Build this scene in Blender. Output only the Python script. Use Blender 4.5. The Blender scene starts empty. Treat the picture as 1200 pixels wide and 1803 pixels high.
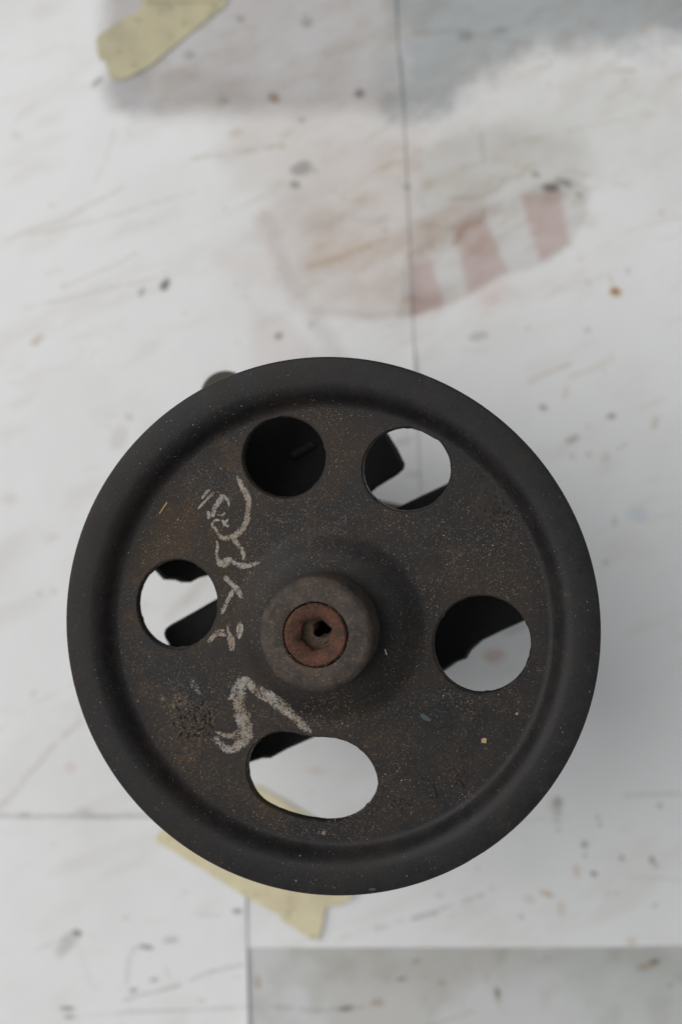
import bpy, bmesh, math, random
import numpy as np
from mathutils import Matrix, Vector

random.seed(7)
RNG = np.random.default_rng(11)
MM = 0.001
scene = bpy.context.scene
COL = scene.collection

# ------------------------------------------------------------------ camera, light, exposure
FPX, IW, IH = 2504.0, 1200.0, 1803.0        # focal length in photo pixels (50 mm on 24x36)
D0 = 367.2                                  # lens to pulley centre, mm
PZ = 114.0                                  # pulley centre above the table, mm
CAMZ = D0 + PZ
cam_d = bpy.data.cameras.new("camera")
cam = bpy.data.objects.new("camera", cam_d)
COL.objects.link(cam)
cam.location = (0, 0, CAMZ * MM)
cam_d.sensor_fit = 'VERTICAL'
cam_d.sensor_height = 36.0
cam_d.sensor_width = 24.0
cam_d.lens = 50.0
cam_d.clip_start = 0.01
cam_d.clip_end = 50
cam_d.dof.use_dof = True
cam_d.dof.focus_distance = 0.366
cam_d.dof.aperture_fstop = 6.0
scene.camera = cam

world = bpy.data.worlds.new("World")
scene.world = world
world.use_nodes = True
bg = world.node_tree.nodes["Background"]
bg.inputs[0].default_value = (0.95, 0.98, 1.0, 1)
bg.inputs[1].default_value = 0.37

def area_lamp(name, loc, target, size, size_y, power, color):
    l = bpy.data.lights.new(name, 'AREA')
    l.shape = 'RECTANGLE'
    l.size, l.size_y, l.energy, l.color = size, size_y, power, color
    o = bpy.data.objects.new(name, l)
    COL.objects.link(o)
    o.location = loc
    o.rotation_euler = (Vector(target) - Vector(loc)).to_track_quat('-Z', 'Y').to_euler()
    return o
area_lamp("window_light", (-1.25, 0.35, 1.20), (0, -0.03, 0.03), 1.9, 2.2, 32.5, (1.0, 0.98, 0.955))

scene.view_settings.view_transform = 'Standard'
scene.view_settings.look = 'None'
scene.view_settings.exposure = 0.0
scene.view_settings.gamma = 1.0
scene.view_settings.use_curve_mapping = False
scene.render.engine = 'CYCLES'

# ------------------------------------------------------------------ geometry of the view
def tab(px, py, z=0.0):
    """photo pixel -> point (mm) at height z"""
    k = (CAMZ - z) / FPX
    return ((px - IW / 2) * k, -(py - IH / 2) * k, z)

NRM = Vector((-0.1624, -0.0485, 1.0)).normalized()      # pulley axis leans left and towards us
EX = Vector((0, 1, 0)).cross(NRM).normalized()
EY = NRM.cross(EX)
PC = Vector(tab(572, 1107.2, PZ))
PROT = Matrix((EX, EY, NRM)).transposed()

PROFILE_OUT = [(56.7, -5), (57.3, -4.97), (57.8, -4.8), (58.4, -4.35), (59.0, -3.55), (59.7, -2.45), (60.4, -1.4), (61.3, -.5), (62.4, .08),
               (63.6, .26), (65.6, .34), (67.6, .30), (68.9, .18), (69.5, .06), (69.85, -.3), (70, -.7), (69.95, -2.6), (69.5, -3.8), (67.8, -5.0)]
PROFILE_IN = [(26.2, -5), (25.5, -4.97), (24.7, -4.85), (23.8, -4.5), (22.8, -4.05), (21.8, -3.5), (20.8, -2.95), (19.8, -2.5),
              (18.6, -2.15), (17.2, -1.9), (15.0, -1.75), (8.0, -1.75)]
_pr = np.array(PROFILE_IN[::-1] + PROFILE_OUT[:17])

def surf_z(r):
    return float(np.interp(r, _pr[:, 0], _pr[:, 1]))

def pul(px, py, z=None, n=25):
    """photo pixel -> pulley local (x, y, z) in mm, on plane z or on the turned front surface"""
    o = Vector((0, 0, CAMZ))
    d = Vector(((px - IW / 2), -(py - IH / 2), -FPX)).normalized()
    zl = -5.0 if z is None else z
    for i in range(1 if z is not None else n):
        c = PC + NRM * zl
        t = (c - o).dot(NRM) / d.dot(NRM)
        q = o + d * t - PC
        x, y = q.dot(EX), q.dot(EY)
        if z is None:
            zl = 0.5 * zl + 0.5 * surf_z(math.hypot(x, y))
    return (x, y, zl)

# ------------------------------------------------------------------ helpers
def link_mesh(name, me, mat, parent=None):
    o = bpy.data.objects.new(name, me)
    COL.objects.link(o)
    if mat is not None:
        me.materials.append(mat)
    if parent is not None:
        o.parent = parent
    return o

def from_bm(name, bm, mat, parent=None, smooth=True, sharp=30, recalc=True):
    me = bpy.data.meshes.new(name)
    if recalc: bmesh.ops.recalc_face_normals(bm, faces=bm.faces)
    bm.to_mesh(me)
    bm.free()
    if smooth:
        me.shade_smooth()
        me.set_sharp_from_angle(angle=math.radians(sharp))
    return link_mesh(name, me, mat, parent)

def tag(o, label=None, cat=None, group=None, kind=None):
    if label: o['label'] = label
    if cat: o['category'] = cat
    if group: o['group'] = group
    if kind: o['kind'] = kind
    return o

def ring_verts(bm, r, z, n, jitter=0):
    return [bm.verts.new((r * math.cos(2 * math.pi * i / n) * MM, r * math.sin(2 * math.pi * i / n) * MM, z * MM)) for i in range(n)]

def bridge(bm, a, b):
    n = len(a)
    for i in range(n):
        j = (i + 1) % n
        bm.faces.new((a[i], a[j], b[j], b[i]))

def lathe(bm, prof, n=96):
    rings = [ring_verts(bm, r, z, n) for r, z in prof]
    for a, b in zip(rings, rings[1:]):
        bridge(bm, a, b)
    return rings

def prism(bm, top, z0, z1, scale=1.0, bev=1.2):
    """extruded outline (list of xy mm) with a chamfered top edge; scale shrinks the foot"""
    cx = sum(p[0] for p in top) / len(top); cy = sum(p[1] for p in top) / len(top)
    def loop(s, z, inset=0):
        out = []
        for x, y in top:
            dx, dy = x - cx, y - cy
            L = math.hypot(dx, dy)
            k = s * (L - inset) / L
            out.append(bm.verts.new(((cx + dx * k) * MM, (cy + dy * k) * MM, z * MM)))
        return out
    lo = loop(scale, z0); hi = loop(1, z1 - bev); tp = loop(1, z1, bev)
    bridge(bm, lo, hi); bridge(bm, hi, tp)
    bm.faces.new(tp); bm.faces.new(lo[::-1])

def smooth_closed(pts, sub=6):
    out = []; n = len(pts)
    for i in range(n):
        p0, p1, p2, p3 = [np.array(pts[(i + k - 1) % n], float) for k in range(4)]
        for s in range(sub):
            t = s / sub
            out.append(tuple(0.5 * (2 * p1 + (p2 - p0) * t + (2 * p0 - 5 * p1 + 4 * p2 - p3) * t * t + (3 * p1 - p0 - 3 * p2 + p3) * t ** 3)))
    return out

def smooth_open(pts, sub=6):
    out = []; n = len(pts)
    for i in range(n - 1):
        p0, p1, p2, p3 = [np.array(pts[min(max(i + k - 1, 0), n - 1)], float) for k in range(4)]
        for s in range(sub):
            t = s / sub
            out.append(tuple(0.5 * (2 * p1 + (p2 - p0) * t + (2 * p0 - 5 * p1 + 4 * p2 - p3) * t * t + (3 * p1 - p0 - 3 * p2 + p3) * t ** 3)))
    out.append(tuple(np.array(pts[-1], float)))
    return out

# value noise in numpy
def _hash(ix, iy, seed):
    h = (ix.astype(np.int64) * 374761393 + iy.astype(np.int64) * 668265263 + seed * 974634777) & 0xffffffff
    h = ((h ^ (h >> 13)) * 1274126177) & 0xffffffff
    return ((h ^ (h >> 16)) & 0xffff) / 65535.0

def vnoise(x, y, seed=0):
    ix, iy = np.floor(x), np.floor(y)
    fx, fy = x - ix, y - iy
    fx = fx * fx * (3 - 2 * fx); fy = fy * fy * (3 - 2 * fy)
    ix = ix.astype(np.int64); iy = iy.astype(np.int64)
    a = _hash(ix, iy, seed); b = _hash(ix + 1, iy, seed)
    c = _hash(ix, iy + 1, seed); d = _hash(ix + 1, iy + 1, seed)
    return (a * (1 - fx) + b * fx) * (1 - fy) + (c * (1 - fx) + d * fx) * fy

def fbm(x, y, seed=0, oct=4):
    s = 0; a = 0.5; t = 0
    for i in range(oct):
        s = s + a * vnoise(x * 2 ** i, y * 2 ** i, seed + 17 * i); t += a; a *= 0.5
    return s / t

# ------------------------------------------------------------------ materials
def new_mat(name):
    m = bpy.data.materials.new(name)
    m.use_nodes = True
    nt = m.node_tree
    return m, nt, nt.nodes["Principled BSDF"]

def N(nt, t, **kw):
    n = nt.nodes.new(t)
    for k, v in kw.items():
        setattr(n, k, v)
    return n

def noise(nt, vec, scale, detail=4, rough=0.6, dist=0.0):
    n = N(nt, 'ShaderNodeTexNoise')
    n.inputs['Scale'].default_value = scale
    n.inputs['Detail'].default_value = detail
    n.inputs['Roughness'].default_value = rough
    n.inputs['Distortion'].default_value = dist
    if vec is not None:
        nt.links.new(vec, n.inputs['Vector'])
    return n.outputs[0]

def ramp(nt, fac, stops):
    r = N(nt, 'ShaderNodeValToRGB')
    e = r.color_ramp.elements
    while len(e) < len(stops):
        e.new(0.5)
    for i, (p, c) in enumerate(stops):
        e[i].position = p
        e[i].color = (c, c, c, 1) if isinstance(c, (int, float)) else (*c, 1)
    nt.links.new(fac, r.inputs[0])
    return r.outputs[0]

def mix(nt, fac, a, b, mode='MIX'):
    m = N(nt, 'ShaderNodeMix', data_type='RGBA', blend_type=mode)
    for s, v in ((m.inputs[0], fac), (m.inputs[6], a), (m.inputs[7], b)):
        if hasattr(v, 'is_linked'):
            nt.links.new(v, s)
        elif isinstance(v, (int, float)):
            s.default_value = v
        else:
            s.default_value = (*v, 1)
    return m.outputs[2]

def math_n(nt, op, a, b=0.0):
    m = N(nt, 'ShaderNodeMath', operation=op)
    for s, v in zip(m.inputs, (a, b)):
        if hasattr(v, 'is_linked'): nt.links.new(v, s)
        else: s.default_value = v
    return m.outputs[0]

def bump(nt, h, strength, dist):
    b = N(nt, 'ShaderNodeBump')
    b.inputs['Strength'].default_value = strength
    b.inputs['Distance'].default_value = dist
    nt.links.new(h, b.inputs['Height'])
    return b.outputs[0]

def objco(nt):
    return N(nt, 'ShaderNodeTexCoord').outputs['Object']

def mat_pulley():
    m, nt, b = new_mat("black_steel_paint")
    co = objco(nt)
    sep = N(nt, 'ShaderNodeSeparateXYZ'); nt.links.new(co, sep.inputs[0])
    rad = math_n(nt, 'SQRT', math_n(nt, 'ADD', math_n(nt, 'POWER', sep.outputs[0], 2), math_n(nt, 'POWER', sep.outputs[1], 2)))
    disc = ramp(nt, math_n(nt, 'MULTIPLY', rad, 10), [(0.20, 0.45), (0.26, 1.0), (0.51, 1.0), (0.595, 0.2)])   # dust settles on the flat web
    big = noise(nt, co, 34, 6, 0.62, 0.7)
    mid = noise(nt, co, 210, 5, 0.7, 0.5)
    fine = noise(nt, co, 1000, 5, 0.75)
    left = ramp(nt, math_n(nt, 'ADD', math_n(nt, 'MULTIPLY', sep.outputs[0], -7), 0.5), [(0.1, 0.45), (0.85, 1.0)])
    dust = math_n(nt, 'MULTIPLY', math_n(nt, 'MULTIPLY', ramp(nt, big, [(0.40, 0.05), (0.58, 1.0)]), disc), left)
    dust = math_n(nt, 'MULTIPLY', dust, ramp(nt, fine, [(0.30, 0.25), (0.66, 1.0)]))
    base = mix(nt, ramp(nt, mid, [(0.32, 0.0), (0.68, 1.0)]), (0.0088, 0.0087, 0.0098), (0.0165, 0.0157, 0.0162))
    col = mix(nt, dust, base, (0.050, 0.0355, 0.0245))
    rust = math_n(nt, 'MULTIPLY', ramp(nt, noise(nt, co, 70, 6, 0.72), [(0.50, 0.0), (0.68, 0.95)]), math_n(nt, 'MULTIPLY', disc, left))
    rust = math_n(nt, 'MULTIPLY', rust, ramp(nt, noise(nt, co, 1300, 3, 0.7), [(0.46, 0.0), (0.58, 1.0)]))
    col = mix(nt, rust, col, (0.082, 0.046, 0.022))
    speck = ramp(nt, noise(nt, co, 2300, 2, 0.6), [(0.63, 0.0), (0.71, 1.0)])
    col = mix(nt, math_n(nt, 'MULTIPLY', speck, math_n(nt, 'MULTIPLY', disc, 0.55)), col, (0.19, 0.15, 0.11))
    wear = ramp(nt, noise(nt, co, 95, 8, 0.8, 1.2), [(0.56, 0.0), (0.66, 0.75)])
    col = mix(nt, math_n(nt, 'MULTIPLY', wear, ramp(nt, fine, [(0.5, 0.0), (0.62, 1.0)])), col, (0.056, 0.045, 0.036))
    nt.links.new(col, b.inputs['Base Color'])
    rg = math_n(nt, 'ADD', math_n(nt, 'MULTIPLY', dust, 0.3), ramp(nt, math_n(nt, 'ADD', math_n(nt, 'MULTIPLY', big, .5), math_n(nt, 'MULTIPLY', mid, .5)), [(0.36, 0.36), (0.64, 0.56)]))
    nt.links.new(rg, b.inputs['Roughness'])
    b.inputs['Specular IOR Level'].default_value = 0.2
    h = math_n(nt, 'ADD', math_n(nt, 'MULTIPLY', fine, 0.6), mid)
    nt.links.new(bump(nt, h, 0.5, 0.00016), b.inputs['Normal'])
    return m

def mat_rusty(name, c0, c1, c2, scale=160, rough=0.75, bs=0.5):
    m, nt, b = new_mat(name)
    co = objco(nt)
    n1 = noise(nt, co, scale, 6, 0.65, 0.4)
    n2 = noise(nt, co, scale * 6, 4, 0.7)
    col = mix(nt, ramp(nt, n1, [(0.35, 0.0), (0.62, 1.0)]), c0, c1)
    col = mix(nt, ramp(nt, n2, [(0.52, 0.0), (0.72, 0.8)]), col, c2)
    nt.links.new(col, b.inputs['Base Color'])
    b.inputs['Roughness'].default_value = rough
    b.inputs['Specular IOR Level'].default_value = 0.28
    nt.links.new(bump(nt, math_n(nt, 'ADD', n1, math_n(nt, 'MULTIPLY', n2, 0.6)), bs, 0.00025), b.inputs['Normal'])
    return m

def mat_chalk():
    m, nt, b = new_mat("chalk")
    co = objco(nt)
    at = N(nt, 'ShaderNodeAttribute', attribute_name="edge")
    g = math_n(nt, 'ADD', math_n(nt, 'MULTIPLY', noise(nt, co, 2300, 3, 0.8), 1.6), math_n(nt, 'MULTIPLY', noise(nt, co, 420, 3, 0.6), 0.6))
    a = math_n(nt, 'ADD', math_n(nt, 'MULTIPLY', at.outputs['Fac'], 0.62), math_n(nt, 'SUBTRACT', g, 1.33))
    alpha = ramp(nt, a, [(0.17, 0.0), (0.36, 0.88)])
    nt.links.new(alpha, b.inputs['Alpha'])
    col = mix(nt, ramp(nt, noise(nt, co, 300, 4), [(0.4, 0.0), (0.62, 1.0)]), (0.33, 0.31, 0.285), (0.26, 0.205, 0.15))
    nt.links.new(col, b.inputs['Base Color'])
    b.inputs['Roughness'].default_value = 0.9
    return m

def mat_paper():
    m, nt, b = new_mat("stained_paper")
    co = objco(nt)
    at = N(nt, 'ShaderNodeAttribute', attribute_name="stain")
    base = mix(nt, noise(nt, co, 45, 5, 0.6), (0.735, 0.735, 0.735), (0.775, 0.78, 0.785))
    col = mix(nt, 1.0, base, at.outputs['Color'], 'MULTIPLY')
    nt.links.new(col, b.inputs['Base Color'])
    b.inputs['Roughness'].default_value = 0.62
    b.inputs['Specular IOR Level'].default_value = 0.37
    h = math_n(nt, 'ADD', noise(nt, co, 60, 4), math_n(nt, 'MULTIPLY', noise(nt, co, 1100, 3), 0.08))
    nt.links.new(bump(nt, h, 0.25, 0.0012), b.inputs['Normal'])
    return m

def mat_tape(name, c0, c1):
    m, nt, b = new_mat(name)
    co = objco(nt)
    col = mix(nt, ramp(nt, noise(nt, co, 90, 5, 0.65), [(0.35, 0.0), (0.68, 1.0)]), c0, c1)
    col = mix(nt, ramp(nt, noise(nt, co, 190, 3, .6), [(0.60, 0.0), (0.72, 0.6)]), col, (0.22, 0.19, 0.13))
    nt.links.new(col, b.inputs['Base Color'])
    b.inputs['Roughness'].default_value = 0.7
    wv = N(nt, 'ShaderNodeTexWave'); wv.inputs['Scale'].default_value = 260; wv.inputs['Distortion'].default_value = 6
    nt.links.new(co, wv.inputs['Vector'])
    nt.links.new(bump(nt, math_n(nt, 'ADD', math_n(nt, 'MULTIPLY', wv.outputs['Fac'], .12), noise(nt, co, 130, 5)), 0.6, 0.0010), b.inputs['Normal'])
    return m

def mat_plain(name, c, rough=0.7, var=0.25, scale=300):
    m, nt, b = new_mat(name)
    co = objco(nt)
    col = mix(nt, noise(nt, co, scale, 4), tuple(v * (1 - var) for v in c), tuple(v * (1 + var) for v in c))
    nt.links.new(col, b.inputs['Base Color'])
    b.inputs['Roughness'].default_value = rough
    return m

M_PUL = mat_pulley()
M_WASH = mat_rusty("weathered_washer", (0.027, 0.025, 0.024), (0.064, 0.046, 0.035), (0.125, 0.085, 0.058), 150, 0.68, 1.0)
M_BOLT = mat_rusty("rusty_bolt", (0.100, 0.040, 0.025), (0.038, 0.022, 0.017), (0.18, 0.092, 0.045), 420, 0.85, 1.0)
M_DIRT = mat_rusty("packed_dirt", (0.12, 0.085, 0.06), (0.075, 0.055, 0.04), (0.17, 0.125, 0.085), 500, 0.95, 0.8)
M_CAST = mat_rusty("dark_casting", (0.010, 0.0105, 0.012), (0.015, 0.0145, 0.0145), (0.028, 0.025, 0.022), 120, 0.6)
M_STEEL = mat_rusty("oily_grey_steel", (0.075, 0.066, 0.052), (0.055, 0.048, 0.038), (0.10, 0.085, 0.062), 140, 0.5)
M_RIB = mat_plain('scraped_casting', (0.017, 0.017, 0.019), .55)
M_CHALK = mat_chalk()
M_PAPER = mat_paper()
M_TAPE = mat_tape("masking_tape", (0.70, 0.63, 0.42), (0.60, 0.53, 0.37))
M_TAPE_OLD = mat_tape("greyed_masking_tape", (0.52, 0.475, 0.31), (0.42, 0.38, 0.26))
M_TABLE = mat_plain("white_board", (0.62, 0.62, 0.62), 0.6, 0.06, 30)

# ------------------------------------------------------------------ setting: table top under the paper
bm = bmesh.new()
bmesh.ops.create_cube(bm, size=1.0, matrix=Matrix.Translation((0, -0.02, -0.0155)) @ Matrix.Diagonal((0.70, 0.86, 0.030, 1)))
bmesh.ops.bevel(bm, geom=bm.edges[:], offset=0.003, segments=2, affect='EDGES')
tag(from_bm("tabletop", bm, M_TABLE), kind='structure')

# ------------------------------------------------------------------ stains on the paper
class Paint:
    def __init__(s, px, py):
        s.x, s.y = px, py
        s.col = np.ones((len(px), 3))
        s.wx = (fbm(px / 60, py / 60, 3) - .5) * 2
        s.wy = (fbm(px / 60, py / 60, 9) - .5) * 2
        s.fx = (fbm(px / 11, py / 11, 23, 3) - .5) * 2
        s.grain = fbm(px / 7, py / 7, 31, 3)
    def put(s, idx, m, color, alpha):
        m = np.clip(m * alpha, 0, 1)[:, None]
        s.col[idx] *= 1 - m * (1 - np.array(color)[None])
    def sel(s, x0, y0, x1, y1):
        return np.nonzero((s.x > x0) & (s.x < x1) & (s.y > y0) & (s.y < y1))[0]
    def blob(s, x, y, rx, ry, color, alpha=1, ang=0, edge=0.7, warp=0.45):
        R = max(rx, ry) * 1.9
        i = s.sel(x - R, y - R, x + R, y + R)
        if not len(i): return
        a = math.radians(ang); dx, dy = s.x[i] - x, s.y[i] - y
        u = (dx * math.cos(a) + dy * math.sin(a)) / rx; v = (-dx * math.sin(a) + dy * math.cos(a)) / ry
        d = np.hypot(u, v) + warp * (s.fx[i] * .6 + s.wx[i] * .5)
        s.put(i, np.clip((1 + edge / 2 - d) / edge, 0, 1), color, alpha)
    def line(s, pts, w, color, alpha=1, broken=0.5, warp=3.0):
        pts = np.array(pts, float)
        q = pts.min(0) - w * 3 - 6; Q = pts.max(0) + w * 3 + 6
        i = s.sel(q[0], q[1], Q[0], Q[1])
        if not len(i): return
        X, Y = s.x[i] + warp * s.fx[i] + 2 * warp * s.wx[i], s.y[i] + warp * s.wy[i]
        d = np.full(len(i), 1e9)
        for a, b in zip(pts, pts[1:]):
            e = b - a; t = np.clip(((X - a[0]) * e[0] + (Y - a[1]) * e[1]) / (e @ e), 0, 1)
            d = np.minimum(d, np.hypot(X - a[0] - t * e[0], Y - a[1] - t * e[1]))
        br = np.clip((fbm(s.x[i] / 26, s.y[i] / 26, 41, 3) - broken * .85) * 5 + .3, 0, 1)
        s.put(i, np.clip(1.2 - d / (w * 1.25), 0, 1) * br * (.5 + s.grain[i]), color, alpha * .72)
    def poly(s, pts, color, alpha=1, soft=10, warp=10):
        pts = np.array(pts, float); soft = soft * 1.5; warp = warp * 1.4
        q = pts.min(0) - soft - warp * 2; Q = pts.max(0) + soft + warp * 2
        i = s.sel(q[0], q[1], Q[0], Q[1])
        if not len(i): return
        X, Y = s.x[i] + warp * s.wx[i] + .4 * warp * s.fx[i], s.y[i] + warp * s.wy[i] + .3 * warp * s.fx[i]
        d = np.full(len(i), 1e9); ins = np.zeros(len(i), bool)
        for a, b in zip(pts, np.roll(pts, -1, 0)):
            e = b - a; t = np.clip(((X - a[0]) * e[0] + (Y - a[1]) * e[1]) / max(e @ e, 1e-9), 0, 1)
            d = np.minimum(d, np.hypot(X - a[0] - t * e[0], Y - a[1] - t * e[1]))
            c = ((a[1] > Y) != (b[1] > Y)) & (X < e[0] * (Y - a[1]) / (e[1] if abs(e[1]) > 1e-9 else 1e-9) + a[0])
            ins ^= c
        sd = np.where(ins, -d, d)
        m = np.clip(.5 - sd / (2 * soft), 0, 1)
        s.put(i, m * m * (3 - 2 * m), color, alpha)

GREY = (.60, .60, .61); PINK = (.76, .62, .60); BEIGE = (.86, .82, .78); BROWN = (.62, .50, .38); DARK = (.25, .24, .22); RUST = (.66, .44, .22)

def paint_all(P, grey_sheet=False):
    # faint overall soiling
    m = fbm(P.x / 170, P.y / 170, 51, 4)
    P.put(slice(None), np.clip((m - .45) * 2.2, 0, 1), (.93, .925, .92), 1)
    if grey_sheet:
        P.put(slice(None), np.ones(len(P.x)), (.75, .755, .75), 1)
        P.poly([(510, 1660), (560, 1740), (600, 1850), (800, 1850), (760, 1780), (900, 1700), (1000, 1670)], (.90, .88, .85), 1, 14, 20)
        P.poly([(500, 1640), (1300, 1640), (1300, 1720), (900, 1730), (560, 1715)], (.90, .895, .88), 1, 25, 25)
        P.poly([(950, 1650), (1250, 1650), (1250, 1800), (1050, 1790)], (.90, .92, .90), 1, 40, 30)
        P.put(slice(None), np.clip((fbm(P.x / 40, P.y / 40, 77, 4) - .5) * 3, 0, 1), (.86, .85, .82), 1)
        for x, y, rx, ry, c in ((706, 1723, 9, 4, DARK), (875, 1752, 6, 17, BROWN), (875, 1747, 5, 7, DARK), (1140, 1700, 22, 7, BROWN), (1150, 1692, 8, 4, DARK),
                                (732, 1692, 9, 4, BROWN), (778, 1730, 7, 3, BROWN), (663, 1765, 12, 7, BROWN), (610, 1775, 14, 5, DARK), (454, 1730, 6, 11, BROWN), (1178, 1735, 5, 3, DARK)):
            P.blob(x, y, rx, ry, c, .6, random.uniform(-20, 0))
        P.line([(440, 1772), (500, 1772), (560, 1778), (640, 1772)], 2.5, DARK, .5, .3)
        P.line([(750, 1810), (800, 1790), (830, 1780)], 3, BROWN, .5, .3)
        return
    # soaked grey area along the far edge
    P.poly([(186, -300), (186, 150), (200, 190), (235, 205), (330, 196), (420, 206), (520, 200), (620, 190), (690, 200), (706, 170), (706, -300)], (.66, .645, .645), 1, 16, 9)
    P.poly([(186, 60), (188, 160), (203, 196), (238, 203), (262, 170), (256, 100)], (.86, .86, .87), 1, 12, 8)
    P.poly([(270, 130), (330, 125), (420, 130), (430, 180), (330, 195), (268, 190)], (.92, .91, .90), 1, 14, 14)
    P.poly([(700, -300), (700, 215), (770, 200), (850, 140), (950, 100), (1080, 85), (1400, 40), (1400, -300)], (.60, .62, .63), 1, 22, 22)
    P.poly([(690, 90), (720, 200), (830, 120), (1000, 70), (1250, 40), (1250, -50), (700, -60)], (.86, .875, .88), 1, 40, 30)
    P.poly([(400, 190), (720, 190), (740, 560), (600, 560), (520, 480), (460, 380), (420, 280)], (.915, .885, .87), 1, 45, 30)
    P.poly([(320, 150), (1100, 150), (1000, 260), (700, 260), (420, 250)], (.93, .92, .91), 1, 50, 40)
    # big blotch with the print showing through
    P.poly([(452, 380), (500, 330), (600, 260), (720, 240), (735, 550), (650, 556), (565, 552), (515, 500), (478, 440)], (.93, .90, .885), 1, 14, 14)
    P.poly([(722, 300), (790, 235), (900, 215), (1000, 240), (1045, 300), (1020, 340), (900, 350), (820, 390), (730, 450)], (.80, .79, .765), 1, 20, 20)
    P.poly([(900, 190), (1210, 130), (1210, 300), (1060, 320)], (.94, .94, .925), 1, 30, 30)
    P.poly([(715, 450), (830, 372), (920, 338), (1000, 312), (1038, 335), (1032, 385), (1005, 432), (960, 462), (880, 492), (825, 520), (735, 553), (700, 556)], (.82, .81, .795), 1, 5, 5)
    pk = (.86, .725, .71)
    P.poly([(726, 470), (760, 462), (781, 538), (735, 556), (722, 553)], pk, 1, 5, 4)
    P.poly([(798, 400), (850, 380), (893, 478), (850, 505), (824, 516)], pk, 1, 5, 4)
    P.poly([(912, 342), (985, 334), (1002, 430), (950, 462)], pk, 1, 5, 4)
    P.poly([(740, 390), (830, 340), (860, 380), (800, 410), (735, 470)], (.93, .86, .84), 1, 16, 14)
    P.poly([(722, 520), (790, 508), (792, 530), (735, 552)], (.88, .84, .84), 1, 10, 6)
    P.poly([(830, 510), (890, 490), (885, 530), (845, 545)], (.95, .88, .87), 1, 14, 8)
    P.line([(462, 385), (480, 440), (515, 505), (548, 552), (580, 600), (600, 640)], 16, (.84, .79, .77), 1, .12, 6)
    P.line([(560, 548), (640, 556), (735, 552)], 9, (.85, .80, .79), 1, .12, 5)
    P.poly([(445, 535), (500, 560), (590, 650), (445, 660)], (.94, .905, .895), 1, 10, 8)
    P.poly([(390, 440), (470, 450), (520, 520), (440, 510), (380, 470)], (.95, .915, .90), 1, 22, 16)
    P.blob(565, 390, 34, 24, (.86, .83, .78), .9, -25, .9)
    P.blob(585, 450, 60, 26, (.92, .87, .80), .9, -20, .9)
    P.blob(700, 515, 36, 30, (.88, .86, .85), .9, 0, .9)
    P.line([(545, 470), (590, 455), (625, 440), (650, 430)], 5, (.80, .66, .50), .8, .2)
    P.line([(800, 430), (820, 395), (850, 385), (850, 372)], 5, (.72, .62, .50), .7, .2)
    P.line([(790, 350), (840, 348), (870, 335), (885, 318), (910, 312)], 5, (.72, .68, .62), .8, .1)
    P.line([(848, 238), (850, 285)], 4, (.72, .68, .60), .6, .1)
    P.line([(690, 285), (620, 330), (600, 345)], 4, (.85, .78, .68), .6, .3)
    for _ in range(46):
        x, y = random.uniform(480, 1040), random.uniform(225, 540)
        P.blob(x, y, random.uniform(8, 26), random.uniform(4, 9), (.80, .71, .60), random.uniform(.12, .4), random.uniform(-45, 0), .9, .6)
    # mottled soaking inside the blotch and the grey area
    blot = np.clip(1.25 - np.hypot((P.x - 760) / 330, (P.y - 390) / 200), 0, 1)
    top = np.clip((230 - P.y) / 60, 0, 1) * np.clip((P.x - 190) / 20, 0, 1)
    for sd, sc_, lo, c in ((81, 34, .50, (.84, .78, .72)), (85, 70, .50, (.90, .86, .83)), (88, 16, .56, (.82, .75, .66)), (93, 120, .52, (.90, .88, .86))):
        f = fbm(P.x / (sc_ * 1.7) + P.y / (sc_ * 6), P.y / sc_ + P.x / (sc_ * 4), sd, 4)
        P.put(slice(None), np.clip((f - lo) * 5, 0, 1) * np.maximum(blot, top * .7), c, .5)
    f = fbm(P.x / 90 + P.y / 200, P.y / 40 + P.x / 120, 97, 4)
    P.put(slice(None), np.clip((f - .58) * 5, 0, 1), (.92, .90, .88), .7)
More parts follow.
